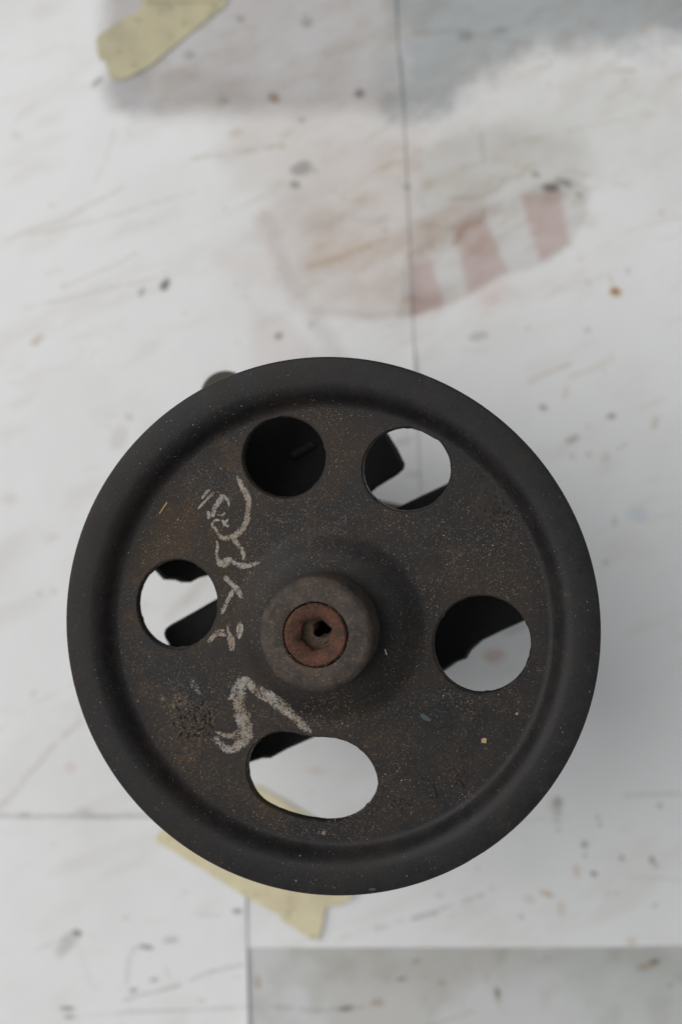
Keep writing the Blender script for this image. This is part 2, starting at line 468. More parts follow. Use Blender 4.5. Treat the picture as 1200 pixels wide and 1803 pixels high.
    # single spots: x, y, rx, ry, colour, strength, angle
    for x, y, rx, ry, c, a, g in (
            (290, 502, 11, 7, DARK, .95, -60), (250, 514, 8, 5, DARK, .5, -50), (171, 146, 13, 5, DARK, .6, -40), (482, 173, 11, 8, BROWN, .95, 30), (633, 165, 10, 8, DARK, .75, 0),
            (530, 297, 19, 11, DARK, .55, -15), (519, 326, 10, 7, DARK, .6, 10), (531, 212, 7, 7, DARK, .3, 0), (415, 234, 14, 7, RUST, .35, -20), (968, 331, 15, 8, DARK, .85, 0),
            (993, 322, 13, 6, DARK, .6, 20), (1018, 343, 8, 4, DARK, .6, 15), (942, 308, 9, 5, DARK, .5, 20), (1083, 515, 11, 8, RUST, 1, 0), (1080, 513, 6, 5, (.5, .25, .05), .8, 0),
            (1075, 494, 3, 10, RUST, .4, -15), (1104, 478, 5, 7, DARK, .25, 0), (490, 592, 8, 6, DARK, .65, -20), (843, 592, 16, 7, DARK, .35, -10), (1033, 581, 6, 5, DARK, .3, 0), (928, 578, 4, 4, DARK, .25, 0),
            (68, 598, 12, 6, BROWN, .5, -50), (60, 603, 6, 4, RUST, .35, 0), (423, 34, 8, 7, DARK, .4, 0), (540, 40, 11, 8, DARK, .4, 0), (820, 65, 13, 8, DARK, .35, 0), (880, 55, 14, 7, DARK, .3, 0),
            (395, 178, 9, 6, DARK, .3, 0), (334, 97, 10, 8, DARK, .35, 0), (715, 330, 8, 7, DARK, .35, 0), (1163, 375, 5, 4, BROWN, .4, 0), (950, 120, 20, 3, BROWN, .3, -5), (1100, 125, 18, 5, BROWN, .4, 0),
            (955, 718, 8, 5, DARK, .6, 20), (1075, 733, 9, 5, DARK, .6, 0), (1007, 773, 13, 6, DARK, .45, -20), (1035, 800, 6, 6, BROWN, .4, 0), (1006, 803, 5, 4, DARK, .3, 0), (1065, 806, 8, 10, BROWN, .3, 0),
            (1080, 918, 5, 9, DARK, .3, 0), (1065, 990, 5, 6, DARK, .35, 0), (995, 690, 6, 13, RUST, .25, 10), (1152, 745, 6, 14, BROWN, .4, 20), (1095, 785, 12, 2, RUST, .5, -40), (1122, 905, 18, 12, (.78, .86, .92), .7, 0),
            (980, 1414, 9, 11, DARK, .5, 0), (973, 1418, 14, 14, BROWN, .2, 0), (981, 1432, 9, 5, DARK, .35, 0), (980, 1445, 9, 4, DARK, .35, 0), (982, 1460, 6, 4, DARK, .3, 0), (1028, 1487, 7, 8, DARK, .6, 0),
            (1029, 1506, 4, 4, DARK, .5, 0), (1044, 1538, 7, 4, DARK, .75, 10), (1014, 1533, 5, 12, RUST, .4, 0), (1093, 1510, 6, 6, DARK, .5, -30), (1146, 1512, 5, 7, DARK, .6, 0), (1153, 1523, 4, 5, DARK, .4, 0),
            (1160, 1418, 4, 5, DARK, .5, 0), (1055, 1452, 3, 5, DARK, .5, 0), (1051, 1438, 3, 3, DARK, .5, 0), (961, 1573, 13, 6, RUST, .55, 20), (930, 1583, 12, 6, RUST, .3, 20), (987, 1600, 8, 13, RUST, .3, 0),
            (917, 1614, 5, 4, DARK, .5, 0), (866, 1564, 6, 4, DARK, .2, 0), (1152, 1594, 5, 4, DARK, .3, 0), (1110, 1657, 9, 8, BROWN, .35, 0), (1070, 1573, 3, 3, DARK, .4, 0), (1084, 1572, 3, 3, DARK, .5, 0), (773, 1576, 7, 4, DARK, .25, 0),
            (136, 1642, 9, 6, DARK, .75, 10), (118, 1662, 24, 13, DARK, .35, -50), (258, 1667, 11, 4, DARK, .65, 10), (300, 1655, 13, 6, DARK, .35, -10), (418, 1604, 9, 5, DARK, .8, 0), (272, 1725, 8, 4, DARK, .5, 0),
            (120, 1775, 13, 4, DARK, .7, 0), (122, 1790, 11, 4, DARK, .6, 0), (236, 1743, 8, 4, DARK, .7, -20), (355, 1761, 6, 3, DARK, .3, 0), (150, 1427, 16, 5, DARK, .2, 0), (45, 1433, 12, 4, DARK, .3, 0), (125, 1350, 10, 9, RUST, .25, -40),
            (210, 770, 13, 22, (.80, .74, .70), .5, 20), (228, 735, 9, 6, DARK, .25, 0), (556, 1357, 18, 8, RUST, .22, 0), (870, 1155, 20, 12, (.72, .50, .40), .6, 0), (905, 1108, 24, 8, DARK, .25, -20), (725, 835, 16, 8, DARK, .2, 0),
            (710, 777, 16, 6, (.7, .6, .6), .5, -20), (30, 240, 10, 8, BROWN, .2, 0), (90, 950, 12, 5, BROWN, .2, -30), (60, 1220, 8, 5, BROWN, .3, -40), (20, 880, 10, 10, BROWN, .2, 0)):
        P.blob(x, y, rx, ry, c, a, g)
    # drawn-out streaks, and the painted shade line of one sheet edge
    for pts, w, c, a, br in (
            ([(-60, 440), (20, 420), (110, 388), (180, 350), (215, 330)], 3.5, BROWN, .4, .35), ([(50, 415), (170, 390), (280, 355), (345, 338)], 3.0, BROWN, .4, .35),
            ([(40, 545), (140, 520), (250, 495), (290, 482)], 3.0, BROWN, .45, .35), ([(110, 505), (200, 468), (245, 445)], 3.0, BROWN, .35, .35), ([(300, 415), (380, 385), (450, 350), (500, 335)], 3.0, BROWN, .35, .35),
            ([(340, 280), (400, 270), (460, 262), (500, 256)], 4.5, BROWN, .6, .3), ([(165, 320), (190, 265), (200, 230)], 4, BROWN, .25, .3), ([(-20, 1440), (20, 1400), (80, 1330), (140, 1270)], 5, (.66, .52, .42), .5, .25),
            ([(-20, 1300), (60, 1240), (160, 1190)], 3, BROWN, .3, .4), ([(930, 672), (965, 655), (1000, 640)], 5, BROWN, .5, .3), ([(1000, 662), (1040, 650), (1075, 632)], 5, RUST, .3, .3), ([(1050, 440), (1130, 400), (1210, 380)], 3, BROWN, .2, .4),
            ([(640, 1640), (720, 1620), (800, 1590), (850, 1575)], 3.5, DARK, .45, .35), ([(728, 1617), (745, 1612), (765, 1608)], 4.5, DARK, .5, .1), ([(600, 1650), (680, 1632)], 3, BROWN, .3, .3),
            ([(220, 1760), (260, 1748), (310, 1737), (370, 1712), (430, 1698)], 2.8, DARK, .5, .3), ([(130, 1792), (240, 1780), (330, 1778), (400, 1775), (440, 1772)], 2.4, DARK, .5, .28), ([(224, 1730), (226, 1690), (232, 1672), (250, 1664)], 4.5, DARK, .28, .2),
            ([(60, 1670), (110, 1655), (130, 1640)], 4, DARK, .2, .25), ([(135, 1650), (150, 1700), (165, 1740)], 4, DARK, .1, .2), ([(350, 1610), (390, 1612)], 2, DARK, .3, .2), ([(290, 1700), (300, 1720)], 3, DARK, .25, .1),
            ([(300, 1420), (200, 1432), (150, 1434)], 8, (.82, .82, .80), .5, .2), ([(-60, 1437), (60, 1437), (150, 1437), (290, 1437)], 4, (.55, .54, .52), .8, .02), ([(300, 1085), (340, 1045), (370, 1010)], 9, (.80, .74, .68), .6, .05), ([(1020, 950), (1100, 920), (1190, 905)], 3, BROWN, .2, .4), ([(840, 1470), (950, 1440), (1000, 1438)], 3, BROWN, .25, .4),  # long level line: edge shade of the near left sheet, painted as colour
            ([(1100, 1400), (1180, 1398), (1250, 1404)], 4, DARK, .3, .3), ([(1100, 1545), (1200, 1548)], 3, DARK, .18, .3), ([(940, 330), (1000, 300), (1060, 320), (1110, 330)], 3, BROWN, .3, .4), ([(720, 60), (800, 55), (930, 78)], 5, BROWN, .3, .3),
            ([(880, 260), (1000, 230), (1150, 200)], 4, BROWN, .25, .4), ([(640, 250), (690, 215), (700, 200)], 3, BROWN, .3, .3)):
        P.line(pts, w, c, a, br)
    # random small specks
    for _ in range(170):
        x, y = random.uniform(-150, 1350), random.uniform(-150, 1950)
        r = random.choice((1.8, 2.2, 2.8, 3.5))
        P.blob(x, y, r * random.uniform(1, 2.2), r, random.choice((DARK, BROWN, BROWN, RUST)), random.uniform(.1, .38), random.uniform(-60, 60))
    for _ in range(70):
        x, y = random.uniform(-150, 1350), random.uniform(-150, 1950)
        L = random.uniform(15, 70); a = random.uniform(-.7, .1)
        P.line([(x, y), (x + L * .5 * math.cos(a), y + L * .5 * math.sin(a) + random.uniform(-6, 6)), (x + L * math.cos(a), y + L * math.sin(a))], random.uniform(1.5, 3.5), random.choice((BROWN, BROWN, GREY, RUST)), random.uniform(.1, .3), .35)

def sheet(name, x0f, x1f, y0f, y1f, z, lift, label, step=2.4, grey=False, seed=0):
    """paper sheet; edges given as functions of the other photo coordinate, lift = how far each edge stands up (l, r, t, b) in mm"""
    xa, xb = x0f(0), x1f(0); ya, yb = y0f(0), y1f(0)
    nx = max(8, int((xb - xa) / step)); ny = max(8, int((yb - ya) / step))
    s, t = np.meshgrid(np.linspace(0, 1, nx), np.linspace(0, 1, ny))
    s = s.ravel(); t = t.ravel()
    yy = ya + t * (yb - ya)
    X0 = np.vectorize(x0f)(yy); X1 = np.vectorize(x1f)(yy)
    px = X0 + s * (X1 - X0)
    py = y0f(0) + np.vectorize(y0f)(px) - y0f(0)
    py = py + t * (np.vectorize(y1f)(px) - py)
    w = (fbm(px / 160, py / 160, 60 + seed, 3) - .5) * .5
    h = z + .25 + w * .9
    for d, L in ((px - X0, lift[0]), (X1 - px, lift[1]), (py - np.vectorize(y0f)(px), lift[2]), (np.vectorize(y1f)(px) - py, lift[3])):
        h = h + L * np.exp(-np.clip(d, 0, None) / 22.0) * np.clip((fbm((px + py) / 110, (py - px) / 400, 75 + seed, 2) - .42) * 4, 0.06, 1)
    k = (CAMZ - z) / FPX
    V = np.c_[(px - IW / 2) * k, -(py - IH / 2) * k, h] * MM
    P = Paint(px, py)
    st = random.getstate(); random.seed(99)
    paint_all(P, grey)
    random.setstate(st)
    me = bpy.data.meshes.new(name)
    n = nx * ny
    i = np.arange(n).reshape(ny, nx)
    F = np.stack([i[:-1, :-1], i[1:, :-1], i[1:, 1:], i[:-1, 1:]], -1).reshape(-1, 4)
    # rim turned down so that the edge has thickness
    border = np.concatenate([i[0, :], i[1:, -1], i[-1, -2::-1], i[-2:0:-1, 0]])
    nb = len(border)
    V2 = np.vstack([V, V[border] - np.array([0, 0, .12 * MM])])
    j = np.arange(nb)
    F2 = np.stack([border, border[(j + 1) % nb], n + (j + 1) % nb, n + j], -1)
    F = np.vstack([F, F2])
    me.vertices.add(len(V2)); me.vertices.foreach_set("co", V2.ravel())
    me.loops.add(F.size); me.loops.foreach_set("vertex_index", F.ravel().astype(np.int32))
    me.polygons.add(len(F)); me.polygons.foreach_set("loop_start", (np.arange(len(F)) * 4).astype(np.int32))
    me.update(calc_edges=True)
    me.shade_smooth()
    a = me.attributes.new("stain", 'FLOAT_COLOR', 'POINT')
    c = np.vstack([P.col, P.col[border]])
    a.data.foreach_set("color", np.c_[c, np.ones(len(c))].astype(np.float32).ravel())
    o = link_mesh(name, me, M_PAPER)
    return tag(o, label, "paper", "paper sheets laid over the table")

C = lambda v: (lambda q: v)
seam = lambda y: float(np.interp(y, [-300, 0, 100, 200, 400, 620, 800, 1000, 1500], [688, 696, 702, 711, 720, 729, 737, 744, 762]))
sheet("paper_sheet", C(380), C(1420), C(1570), C(2010), 0.2, (0, 0, 0, 0), "grey soiled paper strip along the near edge, lowest of the sheets", 2.4, True, 1)
sheet("paper_sheet", C(300), C(1420), C(-220), lambda x: float(np.interp(x, [300, 435, 800, 1000, 1100, 1200, 1420], [1668, 1669, 1668, 1668, 1667, 1665, 1662])), 0.45, (0, 0, 0, .25), "large white paper sheet on the right with pink and grey striped stain", 2.4, False, 1)
sheet("paper_sheet", C(-220), seam, C(-220), C(1475), 0.62, (0, .5, 0, 0), "large white paper sheet on the far left with grey soaked corner", 2.4, False, 1)
sheet("paper_sheet", C(-220), lambda y: float(np.interp(y, [1400, 1600, 1800, 2010], [433, 434, 438, 442])), C(1438), C(2010), 0.80, (0, .40, .25, 0), "white paper sheet at the near left corner with short dark scratches", 2.4, False, 1)

# ------------------------------------------------------------------ masking tape
def tape(name, pts, z, mat, label, jag=()):
    bm = bmesh.new()
    P = []
    for k, p in enumerate(pts):
        q = pts[(k + 1) % len(pts)]
        n = 10 if k in jag else 4
        for s in range(n):
            t = s / n
            w = 2.6 if k in jag else .5
            P.append((p[0] + (q[0] - p[0]) * t + random.uniform(-w, w) * (s > 0), p[1] + (q[1] - p[1]) * t + random.uniform(-w, w) * (s > 0)))
    v = [bm.verts.new(Vector(tab(x, y, z)) * MM) for x, y in P]
    f = bm.faces.new(v)
    bmesh.ops.triangulate(bm, faces=[f])
    bmesh.ops.subdivide_edges(bm, edges=bm.edges[:], cuts=2, use_grid_fill=True)
    for q in bm.verts:
        x, y = q.co.x * 1000, q.co.y * 1000
        q.co.z += float(fbm(np.array([x / 6.]), np.array([y / 6.]), 5, 2)[0] - .5) * .5 * MM
    r = bmesh.ops.extrude_face_region(bm, geom=bm.faces[:])
    for e in r['geom']:
        if isinstance(e, bmesh.types.BMVert):
            e.co.z -= .18 * MM
    return tag(from_bm(name, bm, mat), label, "tape", "masking tape pieces on the paper")

tape("masking_tape", [(172, 64), (248, 16), (262, -60), (420, -70), (398, 8), (330, 62), (262, 118), (214, 142), (196, 136), (184, 104), (174, 104)], 1.45, M_TAPE_OLD,
     "greyed strip of masking tape at the far left of the paper", jag=(0, 8, 9, 10))
tape("masking_tape", [(258, 8), (300, 2), (370, 4), (392, -4), (394, -50), (280, -55)], 1.8, M_TAPE_OLD,
     "short folded piece of masking tape stuck on the greyed strip", jag=(0, 2))
tape("masking_tape", [(272, 1480), (284, 1462), (330, 1400), (452, 1384), (530, 1428), (640, 1500), (640, 1560), (612, 1586), (572, 1600), (562, 1654), (552, 1655), (495, 1619), (492, 1610), (440, 1584), (360, 1533)], 1.85, M_TAPE,
     "pale yellow masking tape with torn end sticking out under the pulley", jag=(6, 7, 8, 10))

# ------------------------------------------------------------------ the pump
base = Vector(tab(580, 1000, 1.5))
pump = bpy.data.objects.new("power_steering_pump", None)
COL.objects.link(pump)
pump.location = base * MM
pump.empty_display_size = 0.02
tag(pump, "dark vehicle pump lying on the paper with a large black holed pulley facing up", "pump")
def off(o):
    o.location = -base * MM
    return o
def outline(pts, z):
    return [tab(x, y, z)[:2] for x, y in pts]

low = [(288, 1116), (291, 1107), (300, 1100), (340, 1078), (380, 1055), (460, 1014), (580, 954), (700, 893), (745, 871), (790, 850), (860, 835), (915, 880), (948, 980), (948, 1070), (925, 1093), (885, 1111), (850, 1128),
       (830, 1146), (822, 1160), (806, 1166), (786, 1180), (720, 1215), (620, 1264), (550, 1300), (505, 1320), (476, 1336), (462, 1336), (440, 1343), (395, 1322), (340, 1250), (300, 1170), (294, 1140), (297, 1135), (290, 1124)]
upp = [(262, 1000), (272, 1005), (287, 1021), (308, 1022), (318, 1026), (335, 1026), (350, 1018), (365, 1014), (430, 982), (540, 926), (648, 872), (664, 858), (700, 836), (711, 826), (713, 817), (700, 790), (683, 763), (655, 715), (590, 690), (470, 690), (400, 715), (320, 790), (262, 890), (250, 960)]
bm = bmesh.new()
prism(bm, outline(low, 80), 64, 80, .97, 1.0)
lo2 = [(x * .72 + 620 * .28 + 14, y * .72 + 1095 * .28) for x, y in low]
prism(bm, outline(lo2, 66), 14, 66, .86, .5)
prism(bm, outline([(x * .86 + 634 * .14, y * .86 + 1095 * .14) for x, y in lo2], 15), 1.5, 16, 1.0, 1.0)
off(from_bm("pump_body", bm, M_CAST, pump))
bm = bmesh.new()
prism(bm, outline(upp, 76), 58, 76, .96, 1.2)
prism(bm, outline([(x * .62 + 480 * .38, y * .62 + 850 * .38) for x, y in upp], 60), 26, 60, .9, .5)
prism(bm, outline([(400, 1020), (420, 925), (560, 850), (640, 868), (640, 930), (520, 1010)], 57), 30, 57, .95, .5)     # web between both halves
off(from_bm("mounting_bracket", bm, M_CAST, pump))
def rod(bm, a, b, r, n=20, bev=.8):
    a, b = Vector(a), Vector(b)
    d = (b - a); L = d.length; d.normalize()
    q = d.to_track_quat('Z', 'Y').to_matrix()
    rings = []
    for rr, h in ((r - bev, 0), (r, bev), (r, L - bev), (r - bev, L)):
        rings.append([bm.verts.new((a + q @ Vector((rr * math.cos(2 * math.pi * i / n), rr * math.sin(2 * math.pi * i / n), h))) * MM) for i in range(n)])
    for p, s in zip(rings, rings[1:]): bridge(bm, p, s)
    bm.faces.new(rings[-1]); bm.faces.new(rings[0][::-1])
# round port boss peeping out beyond the rim
bm = bmesh.new()
cx, cy, _ = tab(397, 697, 66)
rod(bm, (cx, cy, 34), (cx, cy, 66), 7.4, 40, .6)
rod(bm, (cx, cy, 48), (cx + 18, cy - 20, 48), 6.0, 24, .5)
off(from_bm("inlet_port", bm, M_STEEL, pump))
bm = bmesh.new()
a = tab(650, 905, 44); b = tab(735, 905, 40)
rod(bm, (a[0] - 8, a[1], 44), (b[0] - 4, b[1] - 4, 42), 6.5, 24, 2.0)
off(from_bm("valve_fitting", bm, M_STEEL, pump))
bm = bmesh.new()
a, b, c = (tab(512, 806, 77), tab(553, 782, 77.5), tab(524, 822, 76.5))
rod(bm, (a[0], a[1], 76.2), (b[0], b[1], 76.6), 1.3, 12, .6)
off(from_bm("casting_rib", bm, M_RIB, pump))

# ---- pulley
HOLES = []
for cx_, cy_, w_, h_ in ((312, 1064, 141, 157), (500, 805, 146, 142), (715, 826.5, 155.5, 147), (848, 1135, 172, 172)):
    HOLES.append([(cx_ + w_ / 2 * math.cos(2 * math.pi * k / 72), cy_ - h_ / 2 * math.sin(2 * math.pi * k / 72)) for k in range(72)])
egg = [(65, 350), (78, 265), (112, 200), (162, 150), (232, 108), (320, 86), (420, 92), (520, 116), (620, 126), (720, 131), (820, 152), (920, 200), (1005, 280), (1060, 370), (1085, 460), (1074, 545), (1036, 625), (975, 692), (895, 744),
       (795, 776), (680, 783), (540, 766), (420, 736), (300, 692), (200, 640), (130, 570), (85, 480), (66, 415)]
HOLES.append(smooth_closed([(420 + x / 4.444, 1270 + y / 4.444) for x, y in egg], 3)[::-1])

NSEG = 192
bm = bmesh.new()
zt, zb = -5.0, -8.2
outer = lathe(bm, PROFILE_OUT + [(67.2, -6.2)] + [p for k in range(6) for p in ((64.6, -7.6 - 3.56 * k), (67.0, -9.4 - 3.56 * k))] + [(68.0, -27.6), (68.6, -29.0), (68.0, -30.0), (62.5, -30.0), (61.2, -28.5), (60.6, -11.5), (58.5, -9.2), (57.5, -8.4), (56.7, zb)], NSEG)
inner = lathe(bm, PROFILE_IN[::-1] + [], NSEG)
hub_back = lathe(bm, [(26.2, zb), (24.5, -7.9), (20.5, -6.2), (17.0, -5.6), (13.5, -9), (13.5, -34), (8, -34), (8, -1.85)], NSEG)
bm.normal_update()
bmesh.ops.reverse_faces(bm, faces=bm.faces[:])
top_loops = [outer[0], inner[-1]]; bot_loops = [outer[-1], hub_back[0]]
for hi, H in enumerate(HOLES):
    pts = [pul(x, y, zt)[:2] for x, y in H]
    cx = sum(p[0] for p in pts) / len(pts); cy = sum(p[1] for p in pts) / len(pts)
    def ring(grow, z, jit):
        out = []
        for k, (x, y) in enumerate(pts):
            d = Vector((x - cx, y - cy)); L = d.length
            g = grow + jit * (random.random() ** 6) * random.choice((-1, .4))
            d *= (L + g) / L
            q = Vector((cx + d.x, cy + d.y))
            if q.length > 56.5: q *= (56.3 + .02 * (k % 5)) / q.length
            out.append(bm.verts.new((q.x * MM, q.y * MM, z * MM)))
        return out
    a = ring(.35, zt, .15); b = ring(0, zt - .35, .25); c = ring(-.12, zb + .4, .3); d = ring(.25, zb, .2)
    bridge(bm, a, b); bridge(bm, b, c); bridge(bm, c, d)
    top_loops.append(a); bot_loops.append(d)
from mathutils.geometry import delaunay_2d_cdt
def inside(pt, L):
    c = False
    for k in range(len(L)):
        a, b = L[k], L[k - 1]
        if (a[1] > pt[1]) != (b[1] > pt[1]) and pt[0] < (b[0] - a[0]) * (pt[1] - a[1]) / (b[1] - a[1]) + a[0]:
            c = not c
    return c
for loops, up, zz in ((top_loops, 1, zt), (bot_loops, -1, zb)):
    vs = [v for L in loops for v in L]
    ed = []; o0 = 0
    for L in loops:
        ed += [(o0 + k, o0 + (k + 1) % len(L)) for k in range(len(L))]; o0 += len(L)
    co2 = [Vector((v.co.x * 1000, v.co.y * 1000)) for v in vs]
    hl = [[(v.co.x * 1000, v.co.y * 1000) for v in L] for L in loops[2:]]
    res = delaunay_2d_cdt(co2, ed, [], 0, 1e-6)
    omap = [o[0] for o in res[3]]
    for f in res[2]:
        c = sum((res[0][k] for k in f), Vector((0, 0))) / 3
        if not (26.19 < c.length < 56.7): continue
        if any(inside(c, h) for h in hl): continue
        t = [vs[omap[k]] for k in f]
        ar = (t[1].co - t[0].co).cross(t[2].co - t[0].co).z
        if abs(ar) < 1e-13: continue
        if ar * up < 0: t = t[::-1]
        try: bm.faces.new(t)
        except ValueError: pass
# nicks on the rim edge
for (px, py) in ((121, 1151), (395, 665), (846, 1504)):
    q = Vector(pul(px, py, -2.0)) * MM
    for v in bm.verts:
        if (v.co - q).length < 1.6 * MM and v.co.xy.length > .0685:
            v.co.xy *= 1 - .0055 * random.random()
pulley = from_bm("pulley", bm, M_PUL, pump, True, 32, False)
pulley.matrix_local = Matrix.Translation((PC - base) * MM) @ PROT.to_4x4()
pulley['label'] = "round black steel pulley with five holes and pale chalk writing"

# ---- hub washer and socket bolt
WT = 12.4
bm = bmesh.new()
n = 96
prof = [(8.35, WT - 3.5), (8.3, WT - .25), (8.6, WT), (12.8, WT), (13.3, WT - .15), (14.25, WT - 1.1), (14.5, WT - 1.7), (14.6, -.8), (14.4, -1.7)]
lathe(bm, prof, n)
for v in bm.verts:
    a_ = math.atan2(v.co.y, v.co.x); r_ = v.co.xy.length * 1000
    v.co.z += MM * .10 * math.sin(3 * a_ + r_) * (1 if r_ > 8.4 else 0)
    v.co.xy *= 1 + .004 * math.sin(5 * a_ + 1) + .003 * random.uniform(-1, 1)
from_bm("hub_washer", bm, M_WASH, pulley, True, 40).location.x = -.35 * MM

def hexr(a, ap):
    s = (a + math.pi / 6) % (math.pi / 3) - math.pi / 6
    return ap / math.cos(s)
bm = bmesh.new()
BT = WT + .15
def ring_f(f, z):
    return [bm.verts.new((f(2 * math.pi * i / n) * math.cos(2 * math.pi * i / n) * MM, f(2 * math.pi * i / n) * math.sin(2 * math.pi * i / n) * MM, z * MM)) for i in range(n)]
rot = math.radians(12)
rs = [ring_f(lambda a: 7.9, WT - 3.4), ring_f(lambda a: 7.95 + .04 * math.sin(9 * a), BT - .5), ring_f(lambda a: 7.55, BT), ring_f(lambda a: 6.0 + .15 * math.sin(4 * a + 1), BT - .12), ring_f(lambda a: 5.1 + .12 * math.sin(3 * a), BT - .55), ring_f(lambda a: hexr(a + rot, 3.85) + .15 + .22 * random.random(), BT - 1.2 + .15 * random.random()),
      ring_f(lambda a: hexr(a + rot, 3.85) - .12 * random.random(), BT - 1.7), ring_f(lambda a: hexr(a + rot, 3.75), BT - 18), ring_f(lambda a: .6, BT - 19)]
for p, s in zip(rs, rs[1:]): bridge(bm, p, s)
bm.faces.new(rs[-1])
from_bm("bolt", bm, M_BOLT, pulley, True, 28).location.x = -.35 * MM
# dirt packed into the socket, open towards one side
bm = bmesh.new()
nr, na = 10, 40
grid = []
for i in range(nr):
    row = []
    for k in range(na):
        a = 2 * math.pi * k / na
        t = i / (nr - 1)
        r = hexr(a + rot, 3.85) * (1 - t) + t * (.9 + .9 * random.random() * .5)
        x, y = r * math.cos(a), r * math.sin(a)
        # crater leaning towards the upper right
        d = math.hypot(x - 1.2, y - 1.15)
        z = BT - 4.6 - 3.6 * max(0, min(1, (2.35 - d) / .5)) + .45 * (random.random() - .5) - .35 * (x - y) * .3
        row.append(bm.verts.new((x * MM, y * MM, z * MM)))
    grid.append(row)
for p, s in zip(grid, grid[1:]): bridge(bm, p, s)
bm.faces.new(grid[-1])
bmesh.ops.delete(bm, geom=[f for f in bm.faces if math.hypot(f.calc_center_median().x * 1000 - 1.2, f.calc_center_median().y * 1000 - 1.15) < 1.75], context='FACES')
from_bm("dirt_plug", bm, M_DIRT, pulley, True, 60).location.x = -.35 * MM

# ---- chalk writing (x, y, full width in zoom pixels)
def Z7(L): return [(320 + x / 5.3, 820 + y / 5.3, w / 5.3) for x, y, w in L]
def Z8(L): return [(280 + x / 4, 1170 + y / 4, w / 4) for x, y, w in L]
FAR = [Z7(s) for s in (
    [(512, 85, 14), (535, 135, 40), (562, 190, 50), (600, 260, 66), (624, 340, 56), (620, 430, 52), (597, 530, 58), (550, 610, 60), (490, 658, 55), (430, 676, 50), (380, 674, 42), (345, 640, 32), (320, 590, 24), (290, 566, 24), (286, 535, 22), (318, 508, 20), (358, 510, 10)],
    [(475, 680, 45), (530, 740, 48), (562, 790, 46), (578, 840, 34), (570, 886, 16)],
    [(325, 690, 14), (334, 755, 24), (328, 830, 26), (350, 900, 60), (400, 908, 95), (440, 888, 78), (500, 915, 46), (570, 935, 58), (640, 925, 42), (738, 900, 14)],
    [(395, 1025, 28), (420, 1055, 48), (460, 1095, 46), (505, 1140, 62), (542, 1195, 46), (566, 1245, 20)],
    [(490, 1150, 44), (455, 1210, 42), (415, 1290, 38), (385, 1350, 34), (366, 1392, 22)],
    [(236, 1668, 18), (290, 1600, 50), (340, 1570, 38), (430, 1582, 28)], [(300, 1560, 16), (360, 1535, 22), (410, 1540, 10)],
    [(432, 1480, 14), (430, 1525, 16), (446, 1570, 30), (458, 1620, 76), (466, 1680, 64), (470, 1732, 34)],
    [(540, 1440, 22), (556, 1500, 34), (550, 1560, 34), (526, 1622, 22)], [(540, 1450, 16), (522, 1520, 18), (526, 1600, 20)],
    [(145, 412, 10), (200, 352, 18), (262, 288, 20), (302, 238, 24)], [(180, 318, 10), (210, 280, 24), (240, 240, 24), (268, 226, 12)],
    [(240, 415, 18), (252, 455, 36), (258, 508, 22)], [(288, 488, 30), (300, 425, 44), (330, 365, 50), (372, 300, 50), (384, 262, 34)],
    [(350, 270, 16), (395, 290, 42), (430, 322, 30), (452, 395, 16)], [(325, 452, 8), (372, 462, 12), (418, 432, 28)], [(372, 492, 8), (405, 545, 26), (448, 575, 12)], [(444, 492, 16), (405, 532, 18), (385, 575, 10)])]
NEAR = [Z8(s) for s in (
    [(482, 256, 10), (520, 212, 40), (556, 150, 64), (590, 112, 56), (630, 128, 58), (676, 186, 46), (720, 226, 30), (780, 268, 16)],
    [(696, 158, 20), (750, 205, 62), (830, 268, 84), (900, 325, 68), (960, 378, 48), (1020, 438, 52), (1072, 492, 34)],
    [(596, 120, 60), (570, 200, 78), (562, 290, 76), (578, 355, 92), (602, 420, 96), (612, 480, 104), (580, 545, 88), (530, 592, 56), (470, 592, 54), (420, 552, 50), (388, 500, 40)],
    [(392, 468, 10), (450, 494, 26), (520, 502, 40), (585, 466, 50)], [(618, 330, 10), (640, 352, 16), (650, 376, 8)])]
DAB = [Z8(s) for s in ([(222, 86, 20), (238, 130, 48), (262, 175, 44), (298, 222, 14)], [(5, 205, 14), (20, 240, 36), (25, 262, 10)], [(100, 262, 30), (104, 300, 30)])]

def chalk(strokes, strength, wk=.6):
    V, F, E = [], [], []
    for si, st in enumerate(strokes):
        p = smooth_open(st, 5)
        NW = 6
        b0 = len(V)
        for k, (x, y, w) in enumerate(p):
            q = p[min(k + 1, len(p) - 1)]; r = p[max(k - 1, 0)]
            tx, ty = q[0] - r[0], q[1] - r[1]
            L = math.hypot(tx, ty) or 1
            nx_, ny_ = -ty / L, tx / L
            for j in range(NW + 1):
                u = j / NW * 2 - 1
                ww = w * wk + .8
                lx, ly, lz = pul(x + nx_ * u * ww, y + ny_ * u * ww)
                V.append((lx * MM, ly * MM, (lz + .05 + .012 * si) * MM))
                e = (1 - abs(u) ** 4) * min(1, .35 + k / 3, .35 + (len(p) - 1 - k) / 3)
                E.append(e * strength)
            if k:
                for j in range(NW):
                    a = b0 + (k - 1) * (NW + 1) + j
                    F.append((a, a + 1, a + NW + 2, a + NW + 1))
    me = bpy.data.meshes.new("chalk_mark")
    me.from_pydata(V, [], F)
    at = me.attributes.new("edge", 'FLOAT', 'POINT')
    at.data.foreach_set("value", E)
    return link_mesh("chalk_mark", me, M_CHALK, pulley)
chalk(FAR, .98)['label'] = "scrawled chalk signs between the holes and the hub"
chalk(NEAR, .9, .70)['label'] = "thick angular chalk sign above the oval hole"
chalk(DAB, .66)['label'] = "faint chalk dabs near the round stamp"

